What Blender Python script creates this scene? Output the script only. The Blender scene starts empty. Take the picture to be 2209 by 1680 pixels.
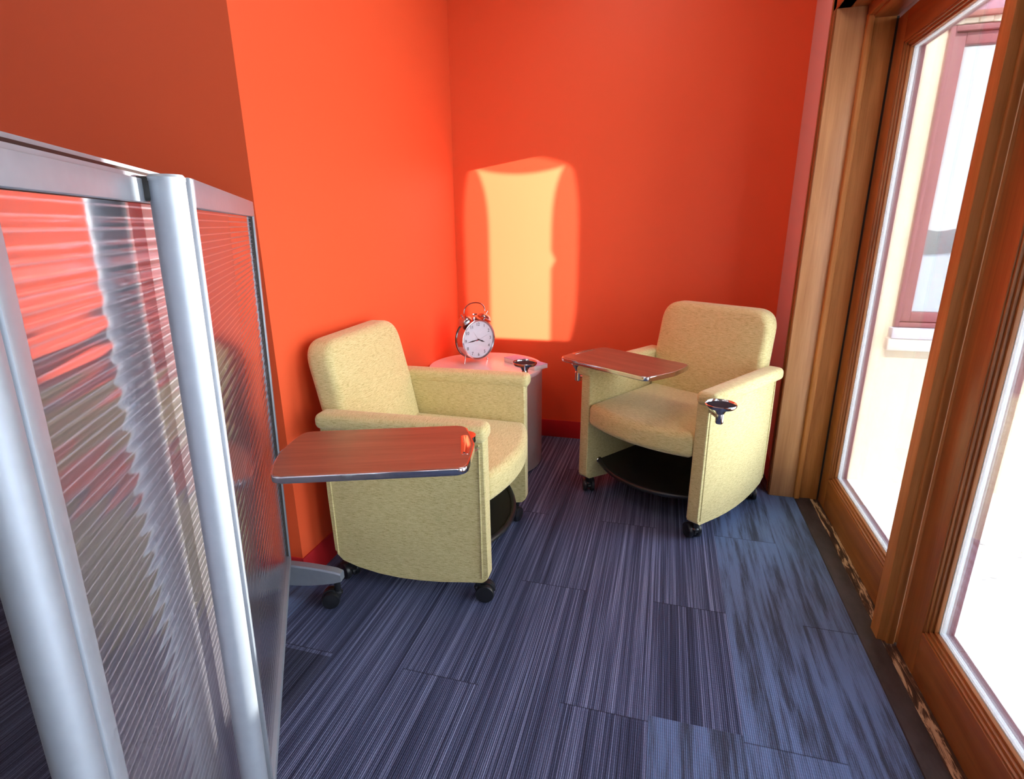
import bpy, bmesh, math, random
from mathutils import Vector, Matrix
random.seed(7)
R = math.radians
SC = bpy.context.scene
COL = SC.collection

# ------------------------------------------------------------------ materials
class N:
    def __init__(s, name):
        s.m = bpy.data.materials.new(name); s.m.use_nodes = True
        s.t = s.m.node_tree; s.t.nodes.clear()
        s.out = s.t.nodes.new('ShaderNodeOutputMaterial')
    def n(s, kind, **kw):
        nd = s.t.nodes.new('ShaderNode' + kind)
        for k, v in kw.items():
            if hasattr(nd, k) and k not in nd.inputs: setattr(nd, k, v)
            else: nd.inputs[k].default_value = v
        return nd
    def l(s, a, b): s.t.links.new(a, b)
    def math(s, op, a, b=None, c=None, clamp=False):
        nd = s.t.nodes.new('ShaderNodeMath'); nd.operation = op; nd.use_clamp = clamp
        for i, v in enumerate((a, b, c)):
            if v is None: continue
            if isinstance(v, (int, float)): nd.inputs[i].default_value = v
            else: s.l(v, nd.inputs[i])
        return nd.outputs[0]
    def mix(s, f, a, b):
        nd = s.t.nodes.new('ShaderNodeMix'); nd.data_type = 'RGBA'
        for i, v in ((0, f), (6, a), (7, b)):
            if isinstance(v, (int, float)): nd.inputs[i].default_value = v
            elif isinstance(v, tuple): nd.inputs[i].default_value = (*v, 1)[:4]
            else: s.l(v, nd.inputs[i])
        return nd.outputs[2]
    def coord(s, scale=(1, 1, 1), rot=(0, 0, 0)):
        tc = s.n('TexCoord'); mp = s.n('Mapping'); mp.inputs['Scale'].default_value = scale
        mp.inputs['Rotation'].default_value = rot
        s.l(tc.outputs['Object'], mp.inputs[0]); return mp.outputs[0]
    def noise(s, vec, scale=5, detail=3, rough=.5, dist=0):
        nd = s.n('TexNoise'); nd.inputs['Scale'].default_value = scale; nd.inputs['Detail'].default_value = detail
        nd.inputs['Roughness'].default_value = rough; nd.inputs['Distortion'].default_value = dist
        if vec is not None: s.l(vec, nd.inputs['Vector'])
        return nd.outputs['Fac']
    def ramp(s, fac, stops):
        nd = s.n('ValToRGB'); e = nd.color_ramp.elements
        while len(e) < len(stops): e.new(.5)
        for el, (p, c) in zip(e, stops):
            el.position = p; el.color = (*c, 1)[:4] if isinstance(c, tuple) else (c, c, c, 1)
        s.l(fac, nd.inputs[0]); return nd.outputs[0]
    def bsdf(s, col, rough=.5, metal=0, spec=.5, bump=None, bstr=.2, bdist=.002, **kw):
        b = s.n('BsdfPrincipled')
        for k, v in (('Base Color', col), ('Roughness', rough), ('Metallic', metal), ('Specular IOR Level', spec)):
            if isinstance(v, tuple): b.inputs[k].default_value = (*v, 1)[:4]
            elif isinstance(v, (int, float)): b.inputs[k].default_value = v
            else: s.l(v, b.inputs[k])
        for k, v in kw.items(): b.inputs[k.replace('_', ' ')].default_value = v
        if bump is not None:
            bp = s.n('Bump'); bp.inputs['Strength'].default_value = bstr; bp.inputs['Distance'].default_value = bdist
            s.l(bump, bp.inputs['Height']); s.l(bp.outputs[0], b.inputs['Normal'])
        s.l(b.outputs[0], s.out.inputs[0]); return b

def simple(name, col, rough=.5, metal=0, spec=.5):
    x = N(name); v = x.coord()
    f = x.noise(v, 60, 2)
    c = x.mix(f, tuple(k * .93 for k in col), tuple(min(1, k * 1.06) for k in col))
    x.bsdf(c, rough, metal, spec); return x.m

def paint(name, col, rough=.55, spec=.35):
    x = N(name); v = x.coord()
    c = x.mix(x.noise(v, 1.3, 2), tuple(k * .96 for k in col), tuple(k * 1.04 for k in col))
    x.bsdf(c, rough, 0, spec, bump=x.noise(v, 260, 2), bstr=.12, bdist=.001); return x.m

def wood(name, dark, light, axis='z', scale=1., rough=.38, spec=.4):
    x = N(name)
    s = {'z': (14, 14, .9), 'y': (14, .9, 14), 'x': (.9, 14, 14)}[axis]
    v = x.coord(tuple(k * scale for k in s))
    f1 = x.noise(v, 2.2, 6, .6, .6)
    s2 = {'z': (160, 160, 4), 'y': (160, 4, 160), 'x': (4, 160, 160)}[axis]
    f2 = x.noise(x.coord(tuple(k * scale for k in s2)), 1.5, 3, .6)
    f = x.math('ADD', x.math('MULTIPLY', f1, .75), x.math('MULTIPLY', f2, .25))
    c = x.ramp(f, [(.3, dark), (.68, light)])
    x.bsdf(c, rough, 0, spec, bump=f2, bstr=.1, bdist=.001); return x.m

M = {}
ORANGE = (.81, .108, .034)
M['orange'] = paint('orange paint', ORANGE, .5, .35)
M['red_base'] = paint('red baseboard vinyl', (.48, .016, .02), .4, .4)
M['pink'] = paint('dusty pink paint', (.64, .39, .38))
M['pink_base'] = paint('dusty rose baseboard', (.52, .15, .14), .45)
M['ceiling'] = paint('ceiling white', (.72, .70, .66), .8)
M['plain'] = paint('off white paint', (.62, .58, .52), .7)
M['wood_v'] = wood('stained fir vertical', (.20, .058, .013), (.38, .135, .036))
M['wood_h'] = wood('stained fir horizontal', (.19, .053, .012), (.35, .12, .032), 'y')
M['wood_lit'] = wood('daylit fir', (.34, .125, .03), (.60, .25, .075), 'z', 1, .55, .2)  # same fir made lighter: daylight on posts and stops put into the colour
M['wood_l'] = wood('pale birch veneer jamb', (.42, .19, .075), (.62, .33, .15))
M['laminate'] = wood('walnut laminate', (.20, .062, .036), (.35, .125, .075), 'x', 1.4, .32, .5)
M['worn'] = None
M['chrome'] = simple('polished aluminium', (.66, .66, .69), .14, 1)
M['silver'] = simple('satin silver', (.31, .345, .40), .5, .5)
M['black'] = simple('black plastic', (.012, .013, .016), .35)
M['blackm'] = simple('black powder coated steel', (.008, .008, .008), .5)
M['rubber'] = simple('black rubber lining', (.03, .026, .035), .8, 0, .15)
M['clockmetal'] = simple('nickel plate', (.50, .49, .54), .16, 1)
M['gasket'] = simple('dark gasket', (.03, .025, .022), .6)
M['clockwhite'] = simple('white dial card', (.90, .92, .96), .6, 0, .2)
M['clockblack'] = simple('dial print black', (.02, .02, .03), .5)
M['clockred'] = simple('alarm hand red', (.7, .05, .08), .5)
M['clockgrey'] = simple('fine hand grey', (.25, .25, .28), .5)
M['spacer'] = simple('white glazing spacer', (.85, .85, .85), .5)
M['redframe'] = simple('mauve red exterior cladding', (.25, .088, .098), .45)
M['sill'] = simple('pale stone sill', (.62, .60, .55), .7)
M['flash'] = simple('lead flashing', (.55, .55, .62), .5)
M['paper'] = simple('white paper edges', (.85, .84, .82), .7)
M['paperc'] = simple('pale lilac card cover', (.50, .42, .66), .9, 0, .05)
M['tabletop'] = simple('white gloss laminate', (.74, .70, .70), .16, 0, .7)
M['drum'] = simple('warm grey metallic laminate', (.50, .47, .45), .42, .35)
M['soffit'] = simple('lilac pink soffit board', (.38, .22, .28), .6)
M['browntrim'] = simple('brown drip edge', (.30, .12, .10), .6)

def fabric():
    x = N('yellow green woven upholstery')
    tc = x.n('TexCoord')
    def v(sc):
        mp = x.n('Mapping'); mp.inputs['Scale'].default_value = sc; x.l(tc.outputs['Object'], mp.inputs[0]); return mp.outputs[0]
    fa = x.noise(v((48, 48, 640)), 1, 2, .7); fb = x.noise(v((48, 640, 90)), 1, 2, .7)
    sn = x.n('SeparateXYZ'); x.l(tc.outputs['Normal'], sn.inputs[0])
    up = x.math('MULTIPLY', x.math('SUBTRACT', x.math('ABSOLUTE', sn.outputs[2]), .45), 4, clamp=True)
    f1 = x.math('ADD', x.math('MULTIPLY', fa, x.math('SUBTRACT', 1, up)), x.math('MULTIPLY', fb, up))
    f2 = x.noise(v((520, 520, 520)), 1, 2, .6)
    f = x.math('ADD', x.math('MULTIPLY', f1, .62), x.math('MULTIPLY', f2, .38))
    c = x.ramp(f, [(.34, (.32, .25, .085)), (.46, (.60, .52, .235)), (.64, (.76, .68, .37))])
    x.bsdf(c, .85, 0, .15, bump=f, bstr=.55, bdist=.0015, Sheen_Weight=.25)
    return x.m
M['fabric'] = fabric()

def carpet():
    x = N('blue striped carpet planks')
    g = x.n('NewGeometry'); sp = x.n('SeparateXYZ'); x.l(g.outputs['Position'], sp.inputs[0])
    X, Y = sp.outputs[0], sp.outputs[1]
    W = .2375
    ix = x.math('FLOOR', x.math('DIVIDE', x.math('SUBTRACT', X, 1.48 - W * 40), W))
    odd = x.math('MODULO', ix, 2)
    yy = x.math('ADD', x.math('ADD', Y, 1.95), x.math('MULTIPLY', odd, -.5))
    iy = x.math('FLOOR', x.math('ADD', yy, 40))
    def comb(a, b, c=None):
        cb = x.n('CombineXYZ')
        for i, q in enumerate((a, b, c)):
            if q is None: continue
            if isinstance(q, (int, float)): cb.inputs[i].default_value = q
            else: x.l(q, cb.inputs[i])
        return cb.outputs[0]
    wn = x.n('TexWhiteNoise'); wn.noise_dimensions = '2D'; x.l(comb(ix, iy), wn.inputs['Vector'])
    h = wn.outputs['Value']
    # fine stripe pattern (along y)
    n1 = x.noise(comb(x.math('MULTIPLY', X, 42), x.math('MULTIPLY', Y, .3), x.math('MULTIPLY', h, 37)), 1, 4, .85)
    n2 = x.noise(comb(x.math('MULTIPLY', X, 230), x.math('MULTIPLY', Y, 1.2), x.math('MULTIPLY', h, 11)), 1, 2, .6)
    n3 = x.noise(comb(x.math('MULTIPLY', X, 330), x.math('MULTIPLY', Y, 330), 0), 1, 1, .5)
    rib = x.math('MULTIPLY', x.math('ADD', x.math('SINE', x.math('MULTIPLY', X, 2 * math.pi / .0052)), 1), .5)
    loop = x.math('MULTIPLY', x.math('ADD', x.math('SINE', x.math('MULTIPLY', Y, 2 * math.pi / .009)), 1), .5)
    hgt = x.math('MULTIPLY', rib, x.math('ADD', x.math('MULTIPLY', loop, .4), .6))
    f = x.math('ADD', x.math('MULTIPLY', n1, .58), x.math('ADD', x.math('MULTIPLY', n2, .50), x.math('MULTIPLY', n3, .12)))
    f = x.math('ADD', f, x.math('MULTIPLY', x.math('SUBTRACT', h, .5), .05))
    f = x.math('ADD', f, x.math('MULTIPLY', x.math('SUBTRACT', rib, .5), .10))
    ca = x.ramp(f, [(.44, (.022, .026, .052)), (.60, (.062, .076, .145)), (.76, (.23, .27, .44))])
    # mottled pattern
    m1 = x.noise(comb(x.math('MULTIPLY', X, 32), x.math('MULTIPLY', Y, 1.9), x.math('MULTIPLY', h, 23)), 1, 8, .66, .22)
    m1 = x.math('ADD', m1, x.math('MULTIPLY', x.math('SUBTRACT', rib, .5), .05))
    m1 = x.math('ADD', m1, x.math('MULTIPLY', x.math('SUBTRACT', n3, .5), .10))
    cm = x.ramp(m1, [(.40, (.045, .055, .088)), (.455, (.080, .11, .19)), (.56, (.125, .185, .34))])
    # which planks are mottled
    isr = x.math('GREATER_THAN', X, 1.48)
    p2 = x.math('MULTIPLY', x.math('GREATER_THAN', X, 1.2425), x.math('LESS_THAN', Y, -1.93))
    p3 = x.math('MULTIPLY', x.math('LESS_THAN', X, .055), x.math('GREATER_THAN', Y, -1.965))
    msk = x.math('MAXIMUM', isr, x.math('MAXIMUM', p2, p3))
    c = x.mix(msk, ca, cm)
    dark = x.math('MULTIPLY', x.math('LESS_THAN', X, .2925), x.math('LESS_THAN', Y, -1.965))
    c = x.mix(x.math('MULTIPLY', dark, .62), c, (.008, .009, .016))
    # plank seams
    fx = x.math('FRACT', x.math('DIVIDE', x.math('SUBTRACT', X, 1.48 - W * 40), W))
    fy = x.math('FRACT', x.math('ADD', yy, 40))
    sx = x.math('LESS_THAN', x.math('MINIMUM', fx, x.math('SUBTRACT', 1, fx)), .006)
    sy = x.math('LESS_THAN', x.math('MINIMUM', fy, x.math('SUBTRACT', 1, fy)), .0018)
    c = x.mix(x.math('MULTIPLY', x.math('MAXIMUM', x.math('MULTIPLY', sx, .3), sy), .6), c, (.01, .01, .018))
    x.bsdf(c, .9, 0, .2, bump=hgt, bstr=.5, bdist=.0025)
    return x.m
M['carpet'] = carpet()

def wornm():
    x = N('worn threshold wood'); v = x.coord((60, 6.5, 60))
    f = x.noise(v, 1, 6, .7, .6)
    c = x.ramp(f, [(.40, (.045, .026, .018)), (.50, (.10, .055, .035)), (.545, (.50, .33, .20)), (.70, (.66, .50, .34))])
    x.bsdf(c, .75, 0, .25, bump=f, bstr=.5, bdist=.002); return x.m
M['worn'] = wornm()
def reducer():
    x = N('dark brown rubber reducer'); v = x.coord((8, 3, 8))
    f = x.noise(v, 3, 5, .7)
    c = x.ramp(f, [(.35, (.028, .020, .020)), (.65, (.055, .042, .042)), (.8, (.10, .09, .10))])
    x.bsdf(c, .55, 0, .4); return x.m
M['reducer'] = reducer()

def glass(name, tint=(1, 1, 1), refl=1.0):
    x = N(name)
    tr = x.n('BsdfTransparent'); tr.inputs[0].default_value = (*tint, 1)
    gl = x.n('BsdfGlossy'); gl.inputs['Roughness'].default_value = .01
    fr = x.n('Fresnel'); fr.inputs['IOR'].default_value = 1.45
    mx = x.n('MixShader')
    x.l(x.math('MULTIPLY', fr.outputs[0], refl), mx.inputs[0]); x.l(tr.outputs[0], mx.inputs[1]); x.l(gl.outputs[0], mx.inputs[2])
    x.l(mx.outputs[0], x.out.inputs[0]); return x.m
M['glass'] = glass('clear window glass', (.97, .985, .98), .8)
M['clockglass'] = glass('clock glass', (.98, .98, 1), .7)

def mirrorglass():
    x = N('reflective exterior window glass')
    b = x.n('BsdfPrincipled'); b.inputs['Base Color'].default_value = (.10, .12, .12, 1); b.inputs['Roughness'].default_value = .6
    gl = x.n('BsdfGlossy'); gl.inputs['Roughness'].default_value = .015; gl.inputs['Color'].default_value = (.9, .95, 1, 1)
    v = x.coord((1, 1, 1)); bp = x.n('Bump'); bp.inputs['Strength'].default_value = .25; bp.inputs['Distance'].default_value = .01
    x.l(x.noise(v, 3, 1), bp.inputs['Height']); x.l(bp.outputs[0], gl.inputs['Normal'])
    mx = x.n('MixShader'); mx.inputs[0].default_value = .40
    x.l(b.outputs[0], mx.inputs[1]); x.l(gl.outputs[0], mx.inputs[2]); x.l(mx.outputs[0], x.out.inputs[0]); return x.m
M['extglass'] = mirrorglass()

def polycarb():
    """twin-wall sheet: clear, slightly milky, horizontal flutes every 11 mm"""
    x = N('fluted translucent polycarbonate')
    tc = x.n('TexCoord'); sp = x.n('SeparateXYZ'); x.l(tc.outputs['Object'], sp.inputs[0])
    z = sp.outputs[2]
    ph = x.math('MULTIPLY', z, 2 * math.pi / .0115)
    wave = x.math('SINE', ph)
    rib = x.math('POWER', x.math('MULTIPLY', x.math('ADD', wave, 1), .5), 14)
    bp = x.n('Bump'); bp.inputs['Strength'].default_value = .22; bp.inputs['Distance'].default_value = .0008
    x.l(x.math('SINE', x.math('MULTIPLY', ph, .5)), bp.inputs['Height'])
    tr = x.n('BsdfTransparent'); tr.inputs[0].default_value = (.86, .84, .88, 1)
    rf = x.n('BsdfRefraction'); rf.inputs['IOR'].default_value = 1.03; rf.inputs['Roughness'].default_value = .30
    rf.inputs['Color'].default_value = (.93, .88, .92, 1); x.l(bp.outputs[0], rf.inputs['Normal'])
    df = x.n('BsdfDiffuse'); df.inputs['Color'].default_value = (.62, .58, .64, 1)
    tl = x.n('BsdfTranslucent'); tl.inputs['Color'].default_value = (.8, .76, .82, 1)
    gl = x.n('BsdfGlossy'); gl.inputs['Roughness'].default_value = .07; gl.inputs['Color'].default_value = (.9, .9, .95, 1)
    x.l(bp.outputs[0], gl.inputs['Normal'])
    m1 = x.n('MixShader'); m1.inputs[0].default_value = .72; x.l(tr.outputs[0], m1.inputs[1]); x.l(rf.outputs[0], m1.inputs[2])
    m2 = x.n('MixShader'); m2.inputs[0].default_value = .5; x.l(df.outputs[0], m2.inputs[1]); x.l(tl.outputs[0], m2.inputs[2])
    m3 = x.n('MixShader'); x.l(x.math('ADD', x.math('MULTIPLY', rib, .30), .15), m3.inputs[0])
    x.l(m1.outputs[0], m3.inputs[1]); x.l(m2.outputs[0], m3.inputs[2])
    lw = x.n('Fresnel'); lw.inputs['IOR'].default_value = 1.55
    m4 = x.n('MixShader'); x.l(x.math('MULTIPLY', x.math('MULTIPLY', lw.outputs[0], 1.3, clamp=True), x.math('SUBTRACT', 1, x.math('MULTIPLY', rib, .45))), m4.inputs[0])
    x.l(m3.outputs[0], m4.inputs[1]); x.l(gl.outputs[0], m4.inputs[2])
    x.l(m4.outputs[0], x.out.inputs[0]); return x.m
M['poly'] = polycarb()

def stucco():
    x = N('cream stucco'); v = x.coord()
    f = x.noise(v, 2.2, 6, .6)
    f2 = x.noise(x.coord((5, 5, .8)), 1.5, 4, .6)
    c = x.mix(f, (.66, .59, .44), (.76, .70, .55)); c = x.mix(x.math('MULTIPLY', x.ramp(f2, [(.55, 0.), (.8, 1.)]), .35), c, (.50, .42, .28))
    x.bsdf(c, .9, 0, .1, bump=x.noise(v, 30, 4), bstr=.3, bdist=.004); return x.m
M['stucco'] = stucco()
def snow():
    x = N('trodden snow'); v = x.coord()
    f = x.noise(v, 7, 5, .6)
    d = x.ramp(x.noise(v, 11, 6, .75, .6), [(.60, 0.), (.74, 1.)])
    c = x.mix(x.math('MULTIPLY', d, .45), (.86, .87, .89), (.45, .42, .40))
    x.bsdf(c, .8, 0, .2, bump=f, bstr=.7, bdist=.03); return x.m
M['snow'] = snow()
def grove():
    x = N('winter hedge bark'); v = x.coord((3, 3, .7))
    c = x.mix(x.noise(v, 2, 5, .7), (.30, .29, .28), (.50, .49, .47)); x.bsdf(c, .9); return x.m
M['grove'] = grove()

# ------------------------------------------------------------------ mesh helpers
def B(): return bmesh.new()
def add_box(bm, lo, hi, bev=0, seg=2, mat=None):
    r = bmesh.ops.create_cube(bm, size=1); vs = r['verts']
    c = [(a + b) / 2 for a, b in zip(lo, hi)]; s = [b - a for a, b in zip(lo, hi)]
    for v in vs: v.co = Vector((v.co.x * s[0] + c[0], v.co.y * s[1] + c[1], v.co.z * s[2] + c[2]))
    if bev:
        es = list({e for v in vs for e in v.link_edges})
        g = bmesh.ops.bevel(bm, geom=es, offset=bev, segments=seg, profile=.5, affect='EDGES')
        vs = list({v for f in g['faces'] for v in f.verts} | {v for v in vs if v.is_valid})
    if mat is not None:
        for v in vs: v.co = mat @ v.co
    return vs
def add_prism(bm, pts, lo, hi, axis='x', bev=0, seg=2):
    """closed outline pts extruded along axis between lo and hi"""
    def mk(p, t):
        return {'x': (t, p[0], p[1]), 'y': (p[0], t, p[1]), 'z': (p[0], p[1], t)}[axis]
    a = [bm.verts.new(mk(p, lo)) for p in pts]; b = [bm.verts.new(mk(p, hi)) for p in pts]
    n = len(pts); fs = [bm.faces.new(a), bm.faces.new(b)]
    rim = []
    for i in range(n):
        f = bm.faces.new((a[i], a[(i + 1) % n], b[(i + 1) % n], b[i]))
    if bev:
        es = [e for f in fs for e in f.edges]
        bmesh.ops.bevel(bm, geom=list(set(es)), offset=bev, segments=seg, profile=.5, affect='EDGES')
def add_slab(bm, outl, t0, t1, r, axis='z', crown0=0, crown1=0, seg=6):
    """upholstered slab: closed outline, thickness t0..t1, edges rolled with radius r, faces crowned"""
    n = len(outl); P = [Vector(p) for p in outl]
    area = sum(P[i].x * P[(i + 1) % n].y - P[(i + 1) % n].x * P[i].y for i in range(n))
    sg = 1 if area > 0 else -1
    nr = []
    for i in range(n):
        k = 1
        d = P[(i + 1) % n] - P[i - 1]
        nr.append(Vector((d.y, -d.x)).normalized() * sg)
    c = sum(P, Vector((0, 0))) / n
    def mk(p, t): return {'x': (t, p.x, p.y), 'y': (p.x, t, p.y), 'z': (p.x, p.y, t)}[axis]
    rings = []
    fr = (.0, .25, .5, .75, .9)
    base = [P[i] - nr[i] * r for i in range(n)]
    for f in fr[1:]: rings.append([(c + (b - c) * f, t0 - crown0 * (1 - f * f)) for b in base])
    for k in range(seg + 1):
        a = math.pi / 2 * k / seg
        rings.append([(base[i] + nr[i] * r * math.sin(a), t0 + r * (1 - math.cos(a))) for i in range(n)])
    for k in range(seg, -1, -1):
        a = math.pi / 2 * k / seg
        rings.append([(base[i] + nr[i] * r * math.sin(a), t1 - r * (1 - math.cos(a))) for i in range(n)])
    for f in reversed(fr[1:]): rings.append([(c + (b - c) * f, t1 + crown1 * (1 - f * f)) for b in base])
    V = [[bm.verts.new(mk(p, t)) for p, t in rg] for rg in rings]
    for A, Bq in zip(V, V[1:]):
        for i in range(n): bm.faces.new((A[i], A[(i + 1) % n], Bq[(i + 1) % n], Bq[i]))
    v0 = bm.verts.new(mk(c, t0 - crown0)); v1 = bm.verts.new(mk(c, t1 + crown1))
    for i in range(n):
        bm.faces.new((v0, V[0][i], V[0][(i + 1) % n])); bm.faces.new((v1, V[-1][i], V[-1][(i + 1) % n]))
def add_tube(bm, pts, r, seg=10, closed=False):
    pts = [Vector(p) for p in pts]; n = len(pts); rings = []
    prev = None
    for i, p in enumerate(pts):
        if closed: d = pts[(i + 1) % n] - pts[i - 1]
        else: d = pts[min(i + 1, n - 1)] - pts[max(i - 1, 0)]
        d.normalize()
        if prev is None:
            u = d.orthogonal().normalized()
        else:
            u = (prev - d * prev.dot(d)).normalized()
        prev = u; w = d.cross(u); rr = r[i] if isinstance(r, (list, tuple)) else r
        rings.append([bm.verts.new(p + (u * math.cos(2 * math.pi * k / seg) + w * math.sin(2 * math.pi * k / seg)) * rr) for k in range(seg)])
    m = n if closed else n - 1
    for i in range(m):
        A, Bq = rings[i], rings[(i + 1) % n]
        for k in range(seg): bm.faces.new((A[k], A[(k + 1) % seg], Bq[(k + 1) % seg], Bq[k]))
    if not closed: bm.faces.new(rings[0]); bm.faces.new(rings[-1])
def add_lathe(bm, prof, seg=32, mat=None):
    """prof: list of (r, z); closed at ends on the axis when r == 0"""
    rings = []; allv = []
    for r, z in prof:
        if r <= 1e-6: v = bm.verts.new((0, 0, z)); rings.append([v]); allv.append(v)
        else:
            q = [bm.verts.new((r * math.cos(2 * math.pi * k / seg), r * math.sin(2 * math.pi * k / seg), z)) for k in range(seg)]
            rings.append(q); allv += q
    for A, Bq in zip(rings, rings[1:]):
        if len(A) == 1 and len(Bq) == 1: continue
        for k in range(seg):
            k2 = (k + 1) % seg
            if len(A) == 1: bm.faces.new((A[0], Bq[k2], Bq[k]))
            elif len(Bq) == 1: bm.faces.new((A[k], A[k2], Bq[0]))
            else: bm.faces.new((A[k], A[k2], Bq[k2], Bq[k]))
    if mat is not None:
        for v in allv: v.co = mat @ v.co
def obj(name, bm, mat, parent=None, smooth=35, label=None):
    bmesh.ops.recalc_face_normals(bm, faces=bm.faces)
    me = bpy.data.meshes.new(name); bm.to_mesh(me); bm.free()
    o = bpy.data.objects.new(name, me); COL.objects.link(o)
    if mat is not None: me.materials.append(mat if not isinstance(mat, str) else M[mat])
    if smooth:
        for p in me.polygons: p.use_smooth = True
        me.set_sharp_from_angle(angle=R(smooth))
    if parent is not None: o.parent = parent
    if label: o['label'] = label
    return o
def empty(name, label, cat, loc=(0, 0, 0), rz=0, group=None):
    o = bpy.data.objects.new(name, None); COL.objects.link(o); o.empty_display_size = .1
    o.location = loc; o.rotation_euler = (0, 0, rz); o['label'] = label; o['category'] = cat
    if group: o['group'] = group
    return o
def tag(o, label, cat, group=None):
    o['label'] = label; o['category'] = cat
    if group: o['group'] = group
    return o
def struct(name, bm, mat, label=None, smooth=35, parent=None):
    o = obj(name, bm, mat, parent, smooth)
    if parent is None: o['kind'] = 'structure'
    if label: o['label'] = label
    if label and parent is None: o['category'] = 'room'
    return o
def sroot(name, label, loc=(0, 0, 0)):
    o = bpy.data.objects.new(name, None); COL.objects.link(o); o.location = loc
    o['kind'] = 'structure'; o['label'] = label; o['category'] = 'door' if name.startswith('door') else 'window'
    return o
def boxes(lst, bev=0):
    bm = B()
    for lo, hi in lst: add_box(bm, lo, hi, bev)
    return bm

# ------------------------------------------------------------------ the room
H = 2.75
W = 1.7815
LW = 1.67                       # depth of the alcove
DX = 1.975                      # inner face of the door leaves
struct('floor', boxes([((-3.2, -6.4, -.12), (1.905, 0, 0))]), 'carpet', 'blue striped carpet plank floor')
struct('wall_back', boxes([((-.0, 0, 0), (W + .32, .25, H))]), 'orange', 'orange painted back wall of the corner')
struct('wall_left', boxes([((-.25, -LW, 0), (0, .25, H))]), 'orange', 'orange painted side wall behind the left armchair')
struct('wall_return', boxes([((-3.2, -LW, 0), (-.25, -LW + .2, H))]), 'orange', 'darker orange wall behind the translucent screen')
struct('wall_right', boxes([((W, -.445, 0), (2.04, 0, H)), ((W, -6.4, 2.095), (2.04, -.445, H))]), 'pink', 'dusty pink wall strip between corner and door casing')
struct('wall_far_left', boxes([((-3.4, -6.4, 0), (-3.2, -LW + .2, H))]), 'plain', 'off white wall of the open room')
struct('wall_rear', boxes([((-3.4, -6.6, 0), (2.04, -6.4, H))]), 'plain', 'off white rear wall')
struct('ceiling', boxes([((-3.4, -6.6, H), (2.04, .25, H + .2))]), 'ceiling', 'white ceiling')
bb = .108
struct('baseboard_back', boxes([((.006, -.006, 0), (W, 0, bb))], .001), 'red_base', 'dark red baseboard on the back wall')
struct('baseboard_left', boxes([((0, -LW - .006, 0), (.006, 0, bb))], .001), 'red_base', 'dark red baseboard on the side wall')
struct('baseboard_return', boxes([((-3.2, -LW - .006, 0), (0, -LW, bb))], .001), 'red_base', 'dark red baseboard behind the screen')
struct('baseboard_right', boxes([((W - .006, -.44, 0), (W, -.006, bb))], .001), 'pink_base', 'dusty rose baseboard on the pink wall strip')

# door casing, jamb and head
J = -.502                        # face of the hinge jamb
YE = -6.3
bm = B()
add_box(bm, (W - .022, J + .001, 0), (W - .0185, -.444, 2.095), .001)
add_box(bm, (W - .026, -.462, 0), (W - .02, -.446, 2.09), .002)
add_box(bm, (W - .025, J + .004, 0), (W - .02, J + .012, 2.035), .002)
struct('trim_1', bm, 'wood_v', 'narrow dark wood casing beside the pink wall')
bm = B(); add_box(bm, (W - .0185, J, 0), (1.868, -.4455, 2.04), .001)
struct('trim_2', bm, 'wood_l', 'pale flat jamb board beside the armchair')
bm = B()
add_box(bm, (1.868, J - .018, 0), (1.892, -.44, 2.01), .007, 3)
add_box(bm, (1.890, J - .004, 0), (1.967, -.44, 2.01), .001)
struct('trim_3', bm, 'wood_lit', 'rounded door stop and inner jamb')
bm = B(); add_box(bm, (W - .022, YE, 2.035), (W + .03, J + .058, 2.095), .003); add_box(bm, (W - .018, YE, 2.035), (1.868, J, 2.06), .001)
add_box(bm, (1.868, YE, 1.998), (1.892, J, 2.06), .006, 3); add_box(bm, (1.888, YE, 1.992), (1.967, J, 2.06), .001)
add_box(bm, (1.965, YE, 1.995), (2.04, -.44, 2.10), .001)
struct('trim_4', bm, 'wood_h', 'wooden head casing above the glazed doors')

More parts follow.
